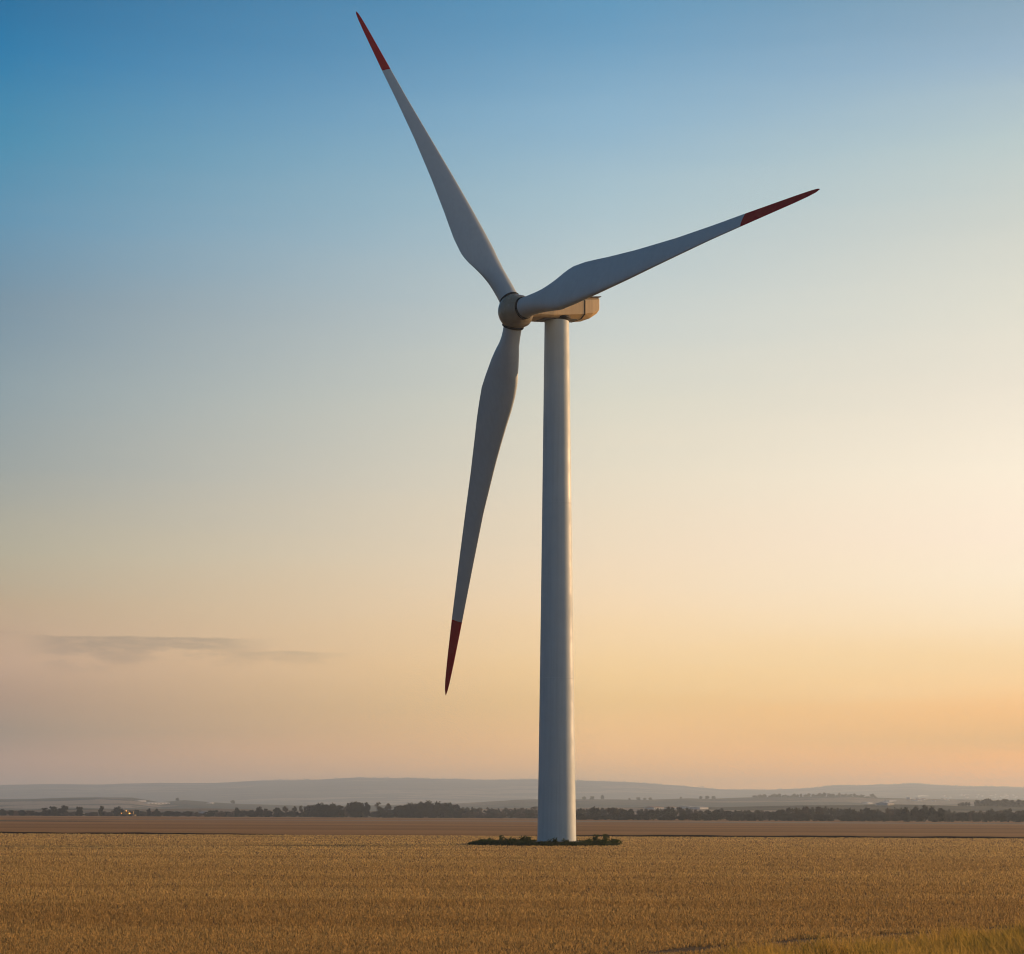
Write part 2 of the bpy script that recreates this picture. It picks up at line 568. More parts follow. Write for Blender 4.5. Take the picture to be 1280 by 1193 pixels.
farP = prof([(-900, 988), (-300, 984), (0, 982), (60, 981), (120, 981.5), (200, 979.5), (260, 980), (330, 976.5), (400, 975.5), (445, 973), (480, 973.5),
             (560, 975), (610, 976.5), (670, 975.5), (740, 977), (800, 979.5), (850, 983), (900, 987.5), (960, 988), (1010, 986), (1060, 983),
             (1110, 981.5), (1150, 981.5), (1200, 984), (1280, 986), (1500, 985), (2200, 990)])
midP = prof([(-900, 1004), (-200, 1001), (0, 1000), (60, 998.5), (120, 996.5), (165, 997.5), (200, 1003), (230, 1001), (262, 1003.5), (330, 1006), (400, 1008), (540, 1006),
             (600, 1003), (640, 1000.5), (720, 999.5), (800, 1000), (860, 998.5), (890, 999), (960, 997), (1010, 996), (1060, 995.5), (1100, 998),
             (1150, 999), (1200, 1000), (1280, 1000), (1500, 1000), (2200, 1004)])
nearP = prof([(-900, 1013), (0, 1013), (100, 1011), (160, 1012), (260, 1011), (340, 1012.5), (480, 1014), (640, 1011), (720, 1010.5), (850, 1009), (900, 1009), (1000, 1007),
              (1120, 1006), (1280, 1009), (2200, 1012)])
FAR_Y, MID_Y, NEAR_Y = 11000.0, 4100.0, 2000.0


def hill_z(x, y):
    x = np.asarray(x, float)
    y = np.asarray(y, float)
    u = CX + F * x / y
    base = gz(x) - 0.5
    z = base.copy() if base.ndim else np.array(base)
    wob = 1 + 0.0 * x

    def layer(p, yc, w0, w1):
        h = CAMZ + (YH - p(u)) / F * yc
        d = (y - yc)
        g = np.exp(-(d / np.where(d < 0, w0, w1)) ** 2)
        return base + (h - base) * g
    n = 0.9 * np.sin(x / 61.0 + y / 143.0) * np.sin(y / 97.0) + 0.6 * np.sin(x / 23.0 + 1.0 + y / 51.0)
    for p, yc, w0, w1 in ((nearP, NEAR_Y, 260, 420), (midP, MID_Y, 650, 900), (farP, FAR_Y, 3000, 1500)):
        z = np.maximum(z, layer(p, yc, w0, w1))
    return z + n * np.clip((y - 1500) / 3000, 0, 0.8)


us = np.linspace(-900, 2200, 621)
ysh = np.concatenate([np.linspace(1420, 2400, 50), np.linspace(2430, 4400, 60), np.linspace(4460, 12300, 84)])
gu, gyy = np.meshgrid(us, ysh)
gxx = (gu - CX) / F * gyy
V = np.stack([gxx, gyy, hill_z(gxx, gyy)], -1).reshape(-1, 3)
nx, ny = len(us), len(ysh)
ii = np.arange(nx - 1)[None, :] + nx * np.arange(ny - 1)[:, None]
Q = np.stack([ii, ii + 1, ii + 1 + nx, ii + nx], -1).reshape(-1, 4)
tag(link('hills', mesh_np('hills', V, Q, M['hill'], True)), 'hazy rolling hills along the horizon', 'hills', kind='structure')

# ------------------------------------------------------------------ wind turbine
TD = 205.0
TX = wx(696, TD)
tz0 = float(gz(TX))
YAW, TILT, PH = R_(54.394), R_(-8.188), R_(1.2)
ax = np.array([-math.sin(YAW) * math.cos(TILT), -math.cos(YAW) * math.cos(TILT), math.sin(TILT)])
rr = np.array([math.cos(YAW), -math.sin(YAW), 0.0])
uu = np.cross(ax, rr)
if uu[2] < 0:
    uu = -uu
DH = 201.85
H = np.array([(644.5 - CX) / F * DH, DH, CAMZ + (YH - 389.5) / F * DH])
RB = 0.22307 * DH
root = empty('wind_turbine', (TX, TD, tz0))
tag(root, 'tall white wind turbine with three red tipped blades standing in the stubble field', 'wind turbine')
O0 = np.array([TX, TD, tz0])


def tpart(name, V, Q, material, parent=root, smooth=True):
    return link(name, mesh_np(name, np.asarray(V) - O0, Q, material, smooth), parent)


def px_m(y):
    return F / y


# tower
zt = CAMZ + (YH - 401.5) / F * TD
rb, rt = 24.4 / px_m(TD), 15.3 / px_m(TD)
tp = []
for i in range(61):
    t = i / 60
    z = tz0 + 0.02 + (zt - tz0) * t
    # conical shell with a slightly stouter foot
    r = rb + (rt - rb) * (t ** 0.92)
    tp.append((r, z))
Vt, Qt = lathe(tp, 128)
Vt[:, 0] += TX
Vt[:, 1] += TD
tw = tpart('tower', Vt, Qt, M['tower'])
for t in (0.33, 0.665):                                             # flange joints between the tower sections
    k = int(t * 60)
    r, z = tp[k]
    Vf, Qf = lathe([(r - .01, z - .03), (r + .002, z - .028), (r + .002, z + .028), (r - .01, z + .03)], 128)
    Vf[:, :2] += (TX, TD)
    tpart('section_joint', Vf, Qf, M['tower'], tw, False)
# concrete footing and yaw collar
Vf, Qf = lathe([(0.01, tz0 + .42), (2.35, tz0 + .42), (2.72, tz0 + .36), (2.80, tz0 + .25), (2.80, tz0 - .1)], 64)
Vf[:, :2] += (TX, TD)
tpart('concrete_footing', Vf, Qf, M['concrete'], root, False)
Vf, Qf = lathe([(rt - .02, zt - .10), (rt + .05, zt - .08), (rt + .05, zt + .10), (rt + .20, zt + .14), (rt + .20, zt + .40), (0.1, zt + .45)], 64)
Vf[:, :2] += (TX, TD)
tpart('yaw_collar', Vf, Qf, M['seam'], root, False)

# frame of the drive train: columns = right, up, forward(axis)
def axm(s):
    """matrix with Z along the nose axis, at s metres ahead of the hub centre"""
    m = np.eye(4)
    m[:3, 0], m[:3, 1], m[:3, 2] = rr, uu, ax
    m[:3, 3] = H + ax * s
    return m


# spinner: rounded nose, straight barrel
sp = []
RS = 1.74
for i in range(25):
    a = math.pi / 2 * i / 24
    sp.append((max(0.001, RS * math.sin(a)), 0.30 + 1.55 * math.cos(a)))
sp += [(RS * .995, -0.2), (RS * .97, -0.7), (RS * .90, -1.15), (RS * .80, -1.32), (0.3, -1.33)]
Vs, Qs = lathe(sp, 72, axm(0))
hub = tpart('hub', Vs, Qs, M['hub'])

# blades
te_px = [(0, 12.5), (.02, 12.6), (.05, 15.0), (.08, 18.8), (.11, 22.2), (.14, 23.6), (.18, 23.2), (.22, 21.2), (.26, 19), (.36, 14.5), (.5, 10.0), (.635, 7.6), (.73, 6.6), (.85, 4.8), (.92, 3.7), (.965, 2.7), (.99, 1.7), (1, .3)]
le_px = [(0, 12.5), (.03, 12.5), (.06, 13.6), (.09, 15.2), (.13, 17.2), (.18, 17.7), (.26, 17.3), (.36, 15.6), (.5, 12.0), (.635, 8.6), (.73, 7.2), (.85, 5.6), (.92, 4.7), (.965, 3.6), (.99, 2.3), (1, .5)]
th_t = [(0, 1.0), (.03, 1.0), (.08, .66), (.13, .42), (.18, .35), (.3, .27), (.5, .21), (1, .15)]


def itp(tab, s):
    return np.interp(s, [t[0] for t in tab], [t[1] for t in tab])


def remap(tab):
    # rows were measured on the blade that swings towards the camera: turn picture fractions and sizes into metres
    out = []
    for f, p in tab:
        s = 200.0 * f / (164.0 + 36.0 * f)
        out.append((s, p * (200.0 - 36.0 * s) / F))
    return out


te_m, le_m = remap(te_px), remap(le_px)


def airfoil(k, n=40):
    """unit section, circle at k=0, aerofoil at k=1; x from -0.5 (leading) .. 0.5 (trailing)"""
    pts = []
    for i in range(n):
        a = 2 * math.pi * i / n
        cx_, cy_ = -0.5 * math.cos(a), 0.5 * math.sin(a)
        x = (1 - math.cos(a)) / 2
        yt = 5 * (0.2969 * math.sqrt(max(x, 0)) - 0.1260 * x - 0.3516 * x ** 2 + 0.2843 * x ** 3 - 0.1036 * x ** 4)
        fy = (yt if math.sin(a) >= 0 else -yt * 0.72)
        pts.append(((1 - k) * cx_ + k * (x - 0.5), (1 - k) * cy_ + k * fy))
    return pts


def blade(theta, beta, red_from, chord_k, label, le_k=1.0, tabs=None):
    d = math.cos(theta) * rr + math.sin(theta) * uu
    t = -math.sin(theta) * rr + math.cos(theta) * uu
    r0 = 1.55
    S = np.unique(np.concatenate([np.linspace(0, .3, 40), np.linspace(.3, .96, 44), np.linspace(.96, 1, 24), [red_from]]))
    n = 40
    rows = []
    for s in S:
        k = float(np.clip((s - .01) / .155, 0, 1))
        k = k * k * (3 - 2 * k)
        b = beta + R_(6) * (0.25 - s) * k                            # slight twist
        e = math.cos(b) * t + math.sin(b) * ax
        nrm = np.cross(e, d)
        root_r = 12.5 * 200 / F
        te = itp(tabs[0] if tabs else te_m, s)
        le = itp(tabs[1] if tabs else le_m, s) * le_k
        if tabs:
            q = float(np.clip(s / .07, 0, 1))
            q = q * q * (3 - 2 * q)
            te, le = (1 - q) * root_r * .93 + q * te, (1 - q) * root_r * .93 + q * le * .90
        else:
            te = (1 - k) * root_r + k * te * chord_k
            le = (1 - k) * root_r + k * le * chord_k * .90
        ch = te + le
        mid = (te - le) / 2
        th = (1 - k) * 2 * root_r + k * itp(th_t, s) * ch
        cpos = H + d * (r0 + (RB - r0) * s)
        row = []
        for (x, y) in airfoil(k, n):
            row.append(cpos + e * (mid + x * ch) + nrm * (y * th))
        rows.append(row)
    V = np.array(rows)

    def strip(sel, name, material, parent, cap):
        W = V[sel]
        m = len(W)
        i = np.arange(n)
        Q = np.concatenate([np.stack([j * n + i, j * n + (i + 1) % n, (j + 1) * n + (i + 1) % n, (j + 1) * n + i], -1) for j in range(m - 1)])
        o = tpart(name, W.reshape(-1, 3), Q, material, parent)
        return o
    ir = int(np.argmin(abs(S - red_from)))
    b = strip(slice(0, ir + 1), 'blade', M['blade'], root, False)
    b['label'] = label
    tipo = strip(slice(ir, len(S)), 'blade_tip', M['red'], b, True)
    # dark ring where the blade root meets the hub
    m = np.eye(4)
    e = t
    m[:3, 0], m[:3, 1], m[:3, 2] = e, np.cross(d, e), d
    m[:3, 3] = H
    Vr, Qr = lathe([(1.0, 1.38), (1.13, 1.40), (1.16, 1.48), (1.16, 1.60), (1.12, 1.68), (1.0, 1.70)], 48, m)
    tpart('root_seal', Vr, Qr, M['seam'], b)
    # socket of the hub that carries the blade
    Vr, Qr = lathe([(1.30, 0.5), (1.26, 1.1), (1.19, 1.38), (1.14, 1.43), (1.0, 1.44)], 48, m)
    tpart('blade_socket', Vr, Qr, M['hub'], hub)
    return b


blade(PH + 2 * math.pi / 3, R_(76), 0.786, 1.37, 'blade raised to the upper left', .70)
blade(PH, R_(-30), 0.775, 1.54, 'blade pointing right')
# the hanging blade is turned further and shows another outline: half widths (outer, inner) by distance from the hub
HANG = [(.004, 8.6, 9.9), (.051, 12.9, 11.5), (.099, 18.4, 15), (.146, 22.1, 17.8), (.18, 24.1, 17.9), (.218, 23.9, 16.6), (.265, 23.1, 13.9), (.312, 21.5, 11.6),
        (.36, 20.1, 9.6), (.408, 18.6, 8.2), (.50, 16.6, 5.6), (.65, 13.0, 4.4), (.795, 9.3, 3.6), (.90, 6.2, 2.8), (.96, 4.0, 2.0), (.985, 2.4, 1.3), (1, .4, .3)]
hs = [201 * f / (219 - 18 * f) for f, _, _ in HANG]
hang_te = [(q, a * (201 + 18 * q) / F / .90) for q, (_, a, _) in zip(hs, HANG)]
hang_le = [(q, b_ * (201 + 18 * q) / F / .90 / .90) for q, (_, _, b_) in zip(hs, HANG)]
blade(PH + 4 * math.pi / 3, R_(148), 0.785, 1.0, 'blade hanging down to the lower left', 1.0, (hang_te, hang_le))


# nacelle: loft of chamfered sections along the axis (s = metres ahead of the hub centre)
def nsec(s, hw, top, bot, chx, chz, ctop):
    c = H + ax * s
    pts = [(-hw + ctop, top), (hw - ctop, top), (hw, top - ctop), (hw, bot + chz), (hw - chx, bot), (-hw + chx, bot), (-hw, bot + chz), (-hw, top - ctop)]
    return [c + rr * a + np.array([0, 0, 1.0]) * b for a, b in pts]


def loft(secs, caps=(True, True)):
    n = len(secs[0])
    V = np.array(secs).reshape(-1, 3)
    bm = bmesh.new()
    vs = [bm.verts.new(Vector(v - O0)) for v in V]
    for j in range(len(secs) - 1):
        for i in range(n):
            i2 = (i + 1) % n
            bm.faces.new((vs[j * n + i], vs[j * n + i2], vs[(j + 1) * n + i2], vs[(j + 1) * n + i]))
    if caps[0]:
        bm.faces.new(vs[:n])
    if caps[1]:
        bm.faces.new(vs[-n:][::-1])
    return bm


def bev(bm, off=0.035):
    bmesh.ops.recalc_face_normals(bm, faces=bm.faces)
    es = [e for e in bm.edges if len(e.link_faces) == 2 and e.calc_face_angle(0) > R_(20)]
    bmesh.ops.bevel(bm, geom=es, offset=off, segments=2, affect='EDGES', profile=0.6)
    return bm


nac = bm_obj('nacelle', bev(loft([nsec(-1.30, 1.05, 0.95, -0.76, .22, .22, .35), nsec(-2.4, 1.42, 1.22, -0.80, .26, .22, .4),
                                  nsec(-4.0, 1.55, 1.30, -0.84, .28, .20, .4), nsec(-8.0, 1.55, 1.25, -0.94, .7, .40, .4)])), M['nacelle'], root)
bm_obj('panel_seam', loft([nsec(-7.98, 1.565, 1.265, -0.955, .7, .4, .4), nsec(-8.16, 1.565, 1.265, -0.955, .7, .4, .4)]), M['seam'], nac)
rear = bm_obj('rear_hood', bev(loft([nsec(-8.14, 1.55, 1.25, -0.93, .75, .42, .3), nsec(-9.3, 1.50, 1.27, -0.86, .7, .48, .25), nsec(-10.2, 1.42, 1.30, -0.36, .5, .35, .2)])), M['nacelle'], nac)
bm_obj('hood_lip', bev(loft([nsec(-8.6, 1.56, 1.36, 1.27, .02, .02, .02), nsec(-10.4, 1.50, 1.42, 1.32, .02, .02, .02)]), .015), M['metal'], nac)
bm_obj('belly_plate', bev(loft([nsec(-3.2, .95, -0.80, -0.90, .1, .06, .05), nsec(-7.6, .85, -0.90, -1.02, .1, .06, .05)]), .02), M['metal'], nac)
for s_, z_, h_ in ((-8.7, 1.30, .9), (-9.6, 1.34, .7)):                  # wind vane and anemometer masts
    m_ = np.eye(4)
    m_[:3, 3] = H + ax * s_ + rr * .5 + np.array([0, 0, z_])
    Vr, Qr = lathe([(.035, 0), (.03, h_), (.10, h_ + .02), (.10, h_ + .16), (.01, h_ + .2)], 10, m_)
    tpart('weather_mast', Vr, Qr, M['metal'], nac)

# ------------------------------------------------------------------ leaf clump helper


def quads_at(cent, size, flat=0.0, nrm_bias=None, aspect=1.6):
    """small randomly turned leaf faces at given centres"""
    n = len(cent)
    a = rng.normal(size=(n, 3))
    a /= np.linalg.norm(a, axis=1)[:, None]
    b = rng.normal(size=(n, 3))
    b -= (b * a).sum(1)[:, None] * a
    b /= np.linalg.norm(b, axis=1)[:, None]
    s = np.asarray(size).reshape(-1, 1) * rng.uniform(.6, 1.3, (n, 1))
    A, B = a * s * aspect * .5, b * s * .5
    V = np.stack([cent - A, cent - B * .9 + A * .1, cent + A, cent + B * .9 + A * .1], 1).reshape(-1, 3)
    Q = np.arange(4 * n).reshape(-1, 4)
    return V, Q


def crown_cloud(w_, h_, z0, nclump, per, lean=0.0, bottom=0.35, bare=0.0):
    """leaf centres of a crown w_ wide and h_ tall starting at z0, in clumps with gaps"""
    pts = []
    for k in range(nclump):
        for _ in range(50):
            p = rng.uniform(-1, 1, 3)
            q = p.copy()
            q[2] = p[2] if p[2] > 0 else p[2] / max(bottom, .05) * .5
            if 0.25 < np.linalg.norm(q) < 1.0:
                break
        c = np.array([p[0] * w_ * .42, p[1] * w_ * .42, z0 + h_ * (.5 + .42 * p[2])])
        rad = rng.uniform(.12, .22) * (w_ + h_) * .5
        v = rng.normal(size=(per, 3))
        v /= np.linalg.norm(v, axis=1)[:, None]
        v *= (rng.uniform(0, 1, (per, 1)) ** .45)
        pts.append(c + v * rad * np.array([1.0, 1.0, .85]))
    return np.concatenate(pts)


def trunk_bm(h, r, limbs, spread):
    bm = bmesh.new()

    def seg(p0, p1, r0, r1, n=6):
        d = (p1 - p0).normalized()
        e = d.orthogonal().normalized()
        f = d.cross(e)
        a = [bm.verts.new(p0 + (e * math.cos(2 * math.pi * i / n) + f * math.sin(2 * math.pi * i / n)) * r0) for i in range(n)]
        b = [bm.verts.new(p1 + (e * math.cos(2 * math.pi * i / n) + f * math.sin(2 * math.pi * i / n)) * r1) for i in range(n)]
        for i in range(n):
            bm.faces.new((a[i], a[(i + 1) % n], b[(i + 1) % n], b[i]))
    p = Vector((0, 0, -0.3))
    top = Vector((random.uniform(-.2, .2), random.uniform(-.2, .2), h * .55))
    seg(p, top, r, r * .6)
    for i in range(limbs):
        a = 2 * math.pi * i / limbs + random.random()
        e = Vector((math.cos(a) * spread, math.sin(a) * spread, h * random.uniform(.75, .95)))
        seg(top * random.uniform(.7, 1.0), e, r * .4, r * .12)
    return bm


def tree_proto(kind):
    """(crown mesh, trunk mesh) about 10 m tall"""
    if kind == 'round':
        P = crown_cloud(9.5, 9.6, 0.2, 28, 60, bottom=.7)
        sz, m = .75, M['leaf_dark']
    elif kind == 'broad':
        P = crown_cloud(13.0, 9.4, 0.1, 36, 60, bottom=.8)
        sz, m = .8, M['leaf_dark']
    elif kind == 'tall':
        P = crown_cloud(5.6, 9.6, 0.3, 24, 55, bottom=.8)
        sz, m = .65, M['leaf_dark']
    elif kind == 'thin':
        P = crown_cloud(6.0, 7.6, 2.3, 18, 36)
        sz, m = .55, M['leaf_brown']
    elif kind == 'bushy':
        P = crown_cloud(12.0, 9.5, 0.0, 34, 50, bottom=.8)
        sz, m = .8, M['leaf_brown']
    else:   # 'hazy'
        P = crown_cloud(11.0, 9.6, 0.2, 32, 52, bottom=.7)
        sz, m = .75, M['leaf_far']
    V_, Q_ = quads_at(P, np.full(len(P), sz))
    cm_ = mesh_np('crown', V_, Q_, m)
    bm = trunk_bm(9.0, .28, 5, 2.4)
    tm = bpy.data.meshes.new('trunk')
    bm.to_mesh(tm)
    bm.free()
    tm.materials.append(M['bark'])
    return cm_, tm


PROTO = {k: [tree_proto(k) for _ in range(3)] for k in ('round', 'broad', 'tall', 'thin', 'bushy', 'hazy')}


def tree(px, ytop, dist, kind, label, group=None, wpx=None, name='tree', ground=None):
    """tree whose foot stands at bearing px and whose crown reaches ytop (photo rows) at a distance"""
    x = wx(px, dist)
    z = float(gz(x)) if ground is None else ground
    h = (CAMZ + (YH - ytop) / F * dist - z) * 1.06
    crown, trunk = random.choice(PROTO[kind])
    s = h / 10.0
    sx = s if wpx is None else (wpx / F * dist) / {'round': 10.2, 'broad': 13.6, 'tall': 6.4, 'thin': 6.6, 'bushy': 12.6, 'hazy': 11.6}[kind]
    o = empty(name, (x, dist, z), random.uniform(0, 6.28))
    o.scale = (sx, sx, s)
    link('crown', crown, o)
    link('trunk', trunk, o)
    return tag(o, label, 'tree', group)


TY, TYR = 1330.0, 1010.0
# --- left of the tower
def hedge_tree(px, yt, kind, wpx, label, group, dy=0):
    return tree(px, yt, (TY if px < 690 else TYR) + dy, kind, label, group, wpx)


LH = 'low trees in the hedge line left of the tower'
for i in range(80):
    px = -60 + i * 8.1 + random.uniform(-4, 4)
    hedge_tree(px, random.uniform(1012.6, 1015.5), random.choice(['bushy', 'round', 'broad']), random.uniform(13, 19),
               'low dark bush in the hedge line along the brown field left of the tower', LH, random.uniform(5, 40))
for px, yt, kind, wpx, lab in [
    (3, 1011.5, 'round', 9, 'small dark round tree at the far left end of the hedge line'),
    (14, 1012.5, 'round', 8, 'small dark tree just right of the leftmost tree in the hedge line'),
    (28, 1013.0, 'broad', 12, 'low wide tree in the hedge line left of the tall pair'),
    (56, 1008.5, 'tall', 9, 'slim dark tree at the left side of the tall clump left of the orange lamps'),
    (66, 1007.6, 'round', 13, 'tall dark tree in the middle of the clump left of the orange lamps'),
    (80, 1007.2, 'broad', 16, 'wide dark tree at the right of the clump left of the orange lamps'),
    (99, 1008.0, 'round', 11, 'dark round tree standing alone just right of the tall clump'),
    (127, 1007.6, 'tall', 8, 'slim dark tree above the hedge between the round tree and the orange lamps'),
    (148, 1008.2, 'broad', 14, 'wide dark tree right behind the orange lamps'),
    (171, 1012.0, 'round', 8, 'low tree just right of the orange lamps'),
    (186, 1010.8, 'tall', 6, 'slim pointed tree right of the orange lamps'),
    (196, 1011.0, 'round', 7, 'small round tree beside the slim pointed tree'),
    (296, 1010.0, 'round', 8, 'small round dark tree standing clear of the long low hedge'),
    (314, 1012.3, 'round', 8, 'low round tree left of the large round hedge tree'),
    (324, 1008.6, 'round', 11, 'large round tree above the hedge left of the bare brownish trees'),
    (332, 1009.4, 'tall', 6, 'slim tree touching the right side of the large round hedge tree'),
    (347, 1009.8, 'broad', 12, 'flat topped tree between the round tree and the bare trees'),
    (357, 1007.6, 'thin', 8, 'thin brownish tree above the flat topped tree'),
    (368, 1007.4, 'thin', 7, 'thin brownish tree in the gap left of the dark wood'),
    (376, 1007.6, 'thin', 6, 'thin brownish tree touching the left side of the dark wood'),
    (388, 1007.6, 'round', 17, 'dark tree at the left shoulder of the left wood'),
    (400, 1005.6, 'round', 18, 'dark tree left of the top of the left wood'),
    (411, 1004.6, 'broad', 22, 'dark tree at the top of the left wood'),
    (422, 1007.0, 'round', 16, 'dark tree at the right shoulder of the left wood'),
    (433, 1008.0, 'thin', 10, 'pale thin tree right behind the left wood'),
    (445, 1002.4, 'round', 20, 'tall dark round tree between the two woods'),
    (459, 1003.4, 'tall', 10, 'pale slim tree touching the tall dark round tree'),
    (473, 1003.6, 'thin', 10, 'left one of the two pale bare trees between the woods'),
    (485, 1003.8, 'thin', 10, 'right one of the two pale bare trees between the woods'),
    (479, 1010.0, 'bushy', 26, 'low bush under the two pale bare trees'),
    (502, 1007.2, 'round', 16, 'dark tree at the left foot of the large dome shaped wood'),
    (513, 1005.6, 'round', 17, 'dark tree on the left slope of the dome shaped wood'),
    (525, 1003.6, 'broad', 20, 'dark tree left of the top of the dome shaped wood'),
    (537, 1003.0, 'round', 18, 'dark tree at the top of the dome shaped wood'),
    (548, 1003.4, 'broad', 20, 'dark tree right of the top of the dome shaped wood'),
    (559, 1004.4, 'round', 18, 'dark tree on the right slope of the dome shaped wood'),
    (570, 1007.0, 'round', 16, 'dark tree at the right foot of the dome shaped wood'),
]:
    wood = 'wood' in lab and kind in ('round', 'broad')
    hedge_tree(px, yt - (.9 if wood else 0), kind, wpx * (1.3 if wood else 1.0), lab, 'trees in the line beyond the brown field', random.uniform(-8, 12))
    if wood:                                                          # the woods are several rows deep
        for q in range(2):
            hedge_tree(px + random.uniform(-6, 6), yt + random.uniform(0.8, 2.6), random.choice(['round', 'broad']), random.uniform(15, 20),
                       'dark tree inside the left wood' if px < 430 else 'dark tree inside the dome shaped wood',
                       'inner trees of the left wood' if px < 430 else 'inner trees of the dome shaped wood', random.uniform(12, 60) if q else random.uniform(-22, -10))
for i in range(14):
    px = 578 + i * 7.6 + random.uniform(-2, 2)
    hedge_tree(px, random.uniform(1008.5, 1011.5), random.choice(['thin', 'hazy', 'hazy']), random.uniform(10, 15),
               'low brownish tree in the belt between the dome shaped wood and the tower', 'low trees between the dome shaped wood and the tower', random.uniform(20, 120))
for i in range(12):
    px = 576 + i * 9 + random.uniform(-3, 3)
    hedge_tree(px, random.uniform(1014.5, 1016.5), 'bushy', random.uniform(14, 20),
               'low dark hedge bush between the dome shaped wood and the tower', 'hedge bushes beside the tower', random.uniform(-5, 5))
# --- right of the tower: a long hazy belt
RB_ = 'hazy trees in the belt right of the tower'
topR = prof([(700, 1012), (728, 1011), (742, 1008.5), (765, 1007.5), (780, 1010), (800, 1009.5), (820, 1010.5), (846, 1006.8), (856, 1010.5), (890, 1011.5), (940, 1012), (980, 1010), (1000, 1008.5), (1030, 1008.5), (1080, 1010),
             (1110, 1009.5), (1130, 1010), (1185, 1013), (1200, 1014), (1215, 1012), (1250, 1012), (1290, 1011), (1360, 1011)])
for i in range(74):
    px = 712 + i * 8.6 + random.uniform(-3, 3)
    if 1128 < px < 1182:
        continue
    kind = random.choice(['hazy', 'hazy', 'bushy', 'hazy']) if px < 1195 else random.choice(['bushy', 'thin', 'bushy', 'hazy'])
    lab = 'hazy grey green tree in the long belt right of the tower' if px < 1195 else 'brownish tree in the belt right of the darkest clump'
    hedge_tree(px, float(topR(px)) + random.uniform(-.8, 2.2), kind, random.uniform(12, 19), lab, RB_ if px < 1195 else 'brownish trees at the right end of the belt', random.uniform(-10, 160))
for i in range(44):
    px = 715 + i * 14 + random.uniform(-4, 4)
    hedge_tree(px, random.uniform(1015.5, 1018.0), 'hazy', random.uniform(16, 24), 'low bush at the foot of the tree belt right of the tower',
               'low bushes at the foot of the belt', random.uniform(-30, -14))
for px, yt, kind, wpx, lab in [
    (1133, 1010.0, 'round', 14, 'dark tree at the left end of the darkest clump in the right belt'),
    (1145, 1008.2, 'broad', 17, 'dark tree left of the top of the darkest clump in the right belt'),
    (1156, 1006.6, 'round', 14, 'tall dark tree at the top of the darkest clump in the right belt'),
    (1166, 1009.0, 'round', 15, 'dark tree right of the top of the darkest clump in the right belt'),
    (1176, 1010.2, 'round', 13, 'dark tree at the right end of the darkest clump in the right belt'),
]:
    hedge_tree(px, yt, kind, wpx, lab, 'trees in the line beyond the brown field', random.uniform(-25, -15))

# --- trees on the middle ridge
def ridge_tree(px, hpx, dist, kind, wpx, lab, grp):
    x = wx(px, dist)
    g = float(hill_z(x, dist)) - 0.5
    yb = YH - (g - CAMZ) / dist * F
    tree(px, yb - hpx, dist, kind, lab, grp, wpx, ground=g)


for i in range(42):
    px = 942 + i * 3.7 + random.uniform(-1.5, 1.5)
    ridge_tree(px, random.uniform(2.2, 5.2), MID_Y - 40 + random.uniform(-90, 40), random.choice(['hazy', 'round', 'tall']), random.uniform(3.5, 7),
               'tiny hazy tree in the row along the middle ridge right of the tower', 'trees along the middle ridge')
for px, hp, lab in [(730, 4, 'leftmost tiny tree on the ridge just right of the tower'), (740, 4.5, 'second tiny tree on the ridge right of the tower'),
                    (753, 6, 'tallest tiny tree on the ridge just right of the tower'), (787, 2.5, 'small tree alone on the ridge left of the short row'),
                    (798, 4, 'left tree of the short row on the ridge'), (806, 3.2, 'second tree of the short row on the ridge'), (813, 3.4, 'right tree of the short row on the ridge'),
                    (851, 2.5, 'low tree on the ridge above the pale sheds'), (876, 3.6, 'left tree of the low clump above the pale sheds'), (884, 4.2, 'middle tree of the low clump above the pale sheds'),
                    (892, 4.2, 'right tree of the low clump above the pale sheds'), (291, 4.5, 'small dark tree alone on the hazy slope left of the woods'),
                    (222, 4.0, 'hazy tree right of the long pale building on the left slope')]:
    ridge_tree(px, hp, MID_Y - 60, 'round', hp * 1.5 if px != 753 else 5, lab, 'single trees on the middle ridge')
# the bluish wood on the ridge at the far right reads as one mass
cl = []
for i in range(150):
    px = random.uniform(1196, 1420)
    d = random.uniform(2120, 2420)
    x = wx(px, d)
    g = float(hill_z(x, d))
    t_ = np.clip((px - 1196) / 25, .3, 1)
    P = crown_cloud(14, 10.5 * (.4 + .6 * t_), 0, 12, 14)
    cl.append(P + np.array([x, d, g - 0.5 - .004 * (d - 2120)]))
cl = np.concatenate(cl)
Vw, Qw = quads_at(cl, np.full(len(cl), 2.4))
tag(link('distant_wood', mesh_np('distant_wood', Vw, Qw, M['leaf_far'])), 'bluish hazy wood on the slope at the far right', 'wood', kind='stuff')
# scrub roughness along the far ridge line
cl = []
for i in range(760):
    px = random.choice([random.gauss(600, 60), random.gauss(1045, 8), random.gauss(1143, 10), random.gauss(1240, 40), random.uniform(330, 1280)])
    d = FAR_Y + random.uniform(-60, 60)
    x = wx(px, d)
    P = rng.normal(size=(10, 3)) * np.array([10, 6, 3.0])
    cl.append(P + np.array([x, d, float(hill_z(x, d)) + 0.8]))
cl = np.concatenate(cl)
Vw, Qw = quads_at(cl, np.full(len(cl), 7.0))
tag(link('ridge_scrub', mesh_np('ridge_scrub', Vw, Qw, M['leaf_far'])), 'thin scrub along the crest of the far hills', 'scrub', kind='stuff')

# ------------------------------------------------------------------ buildings far away


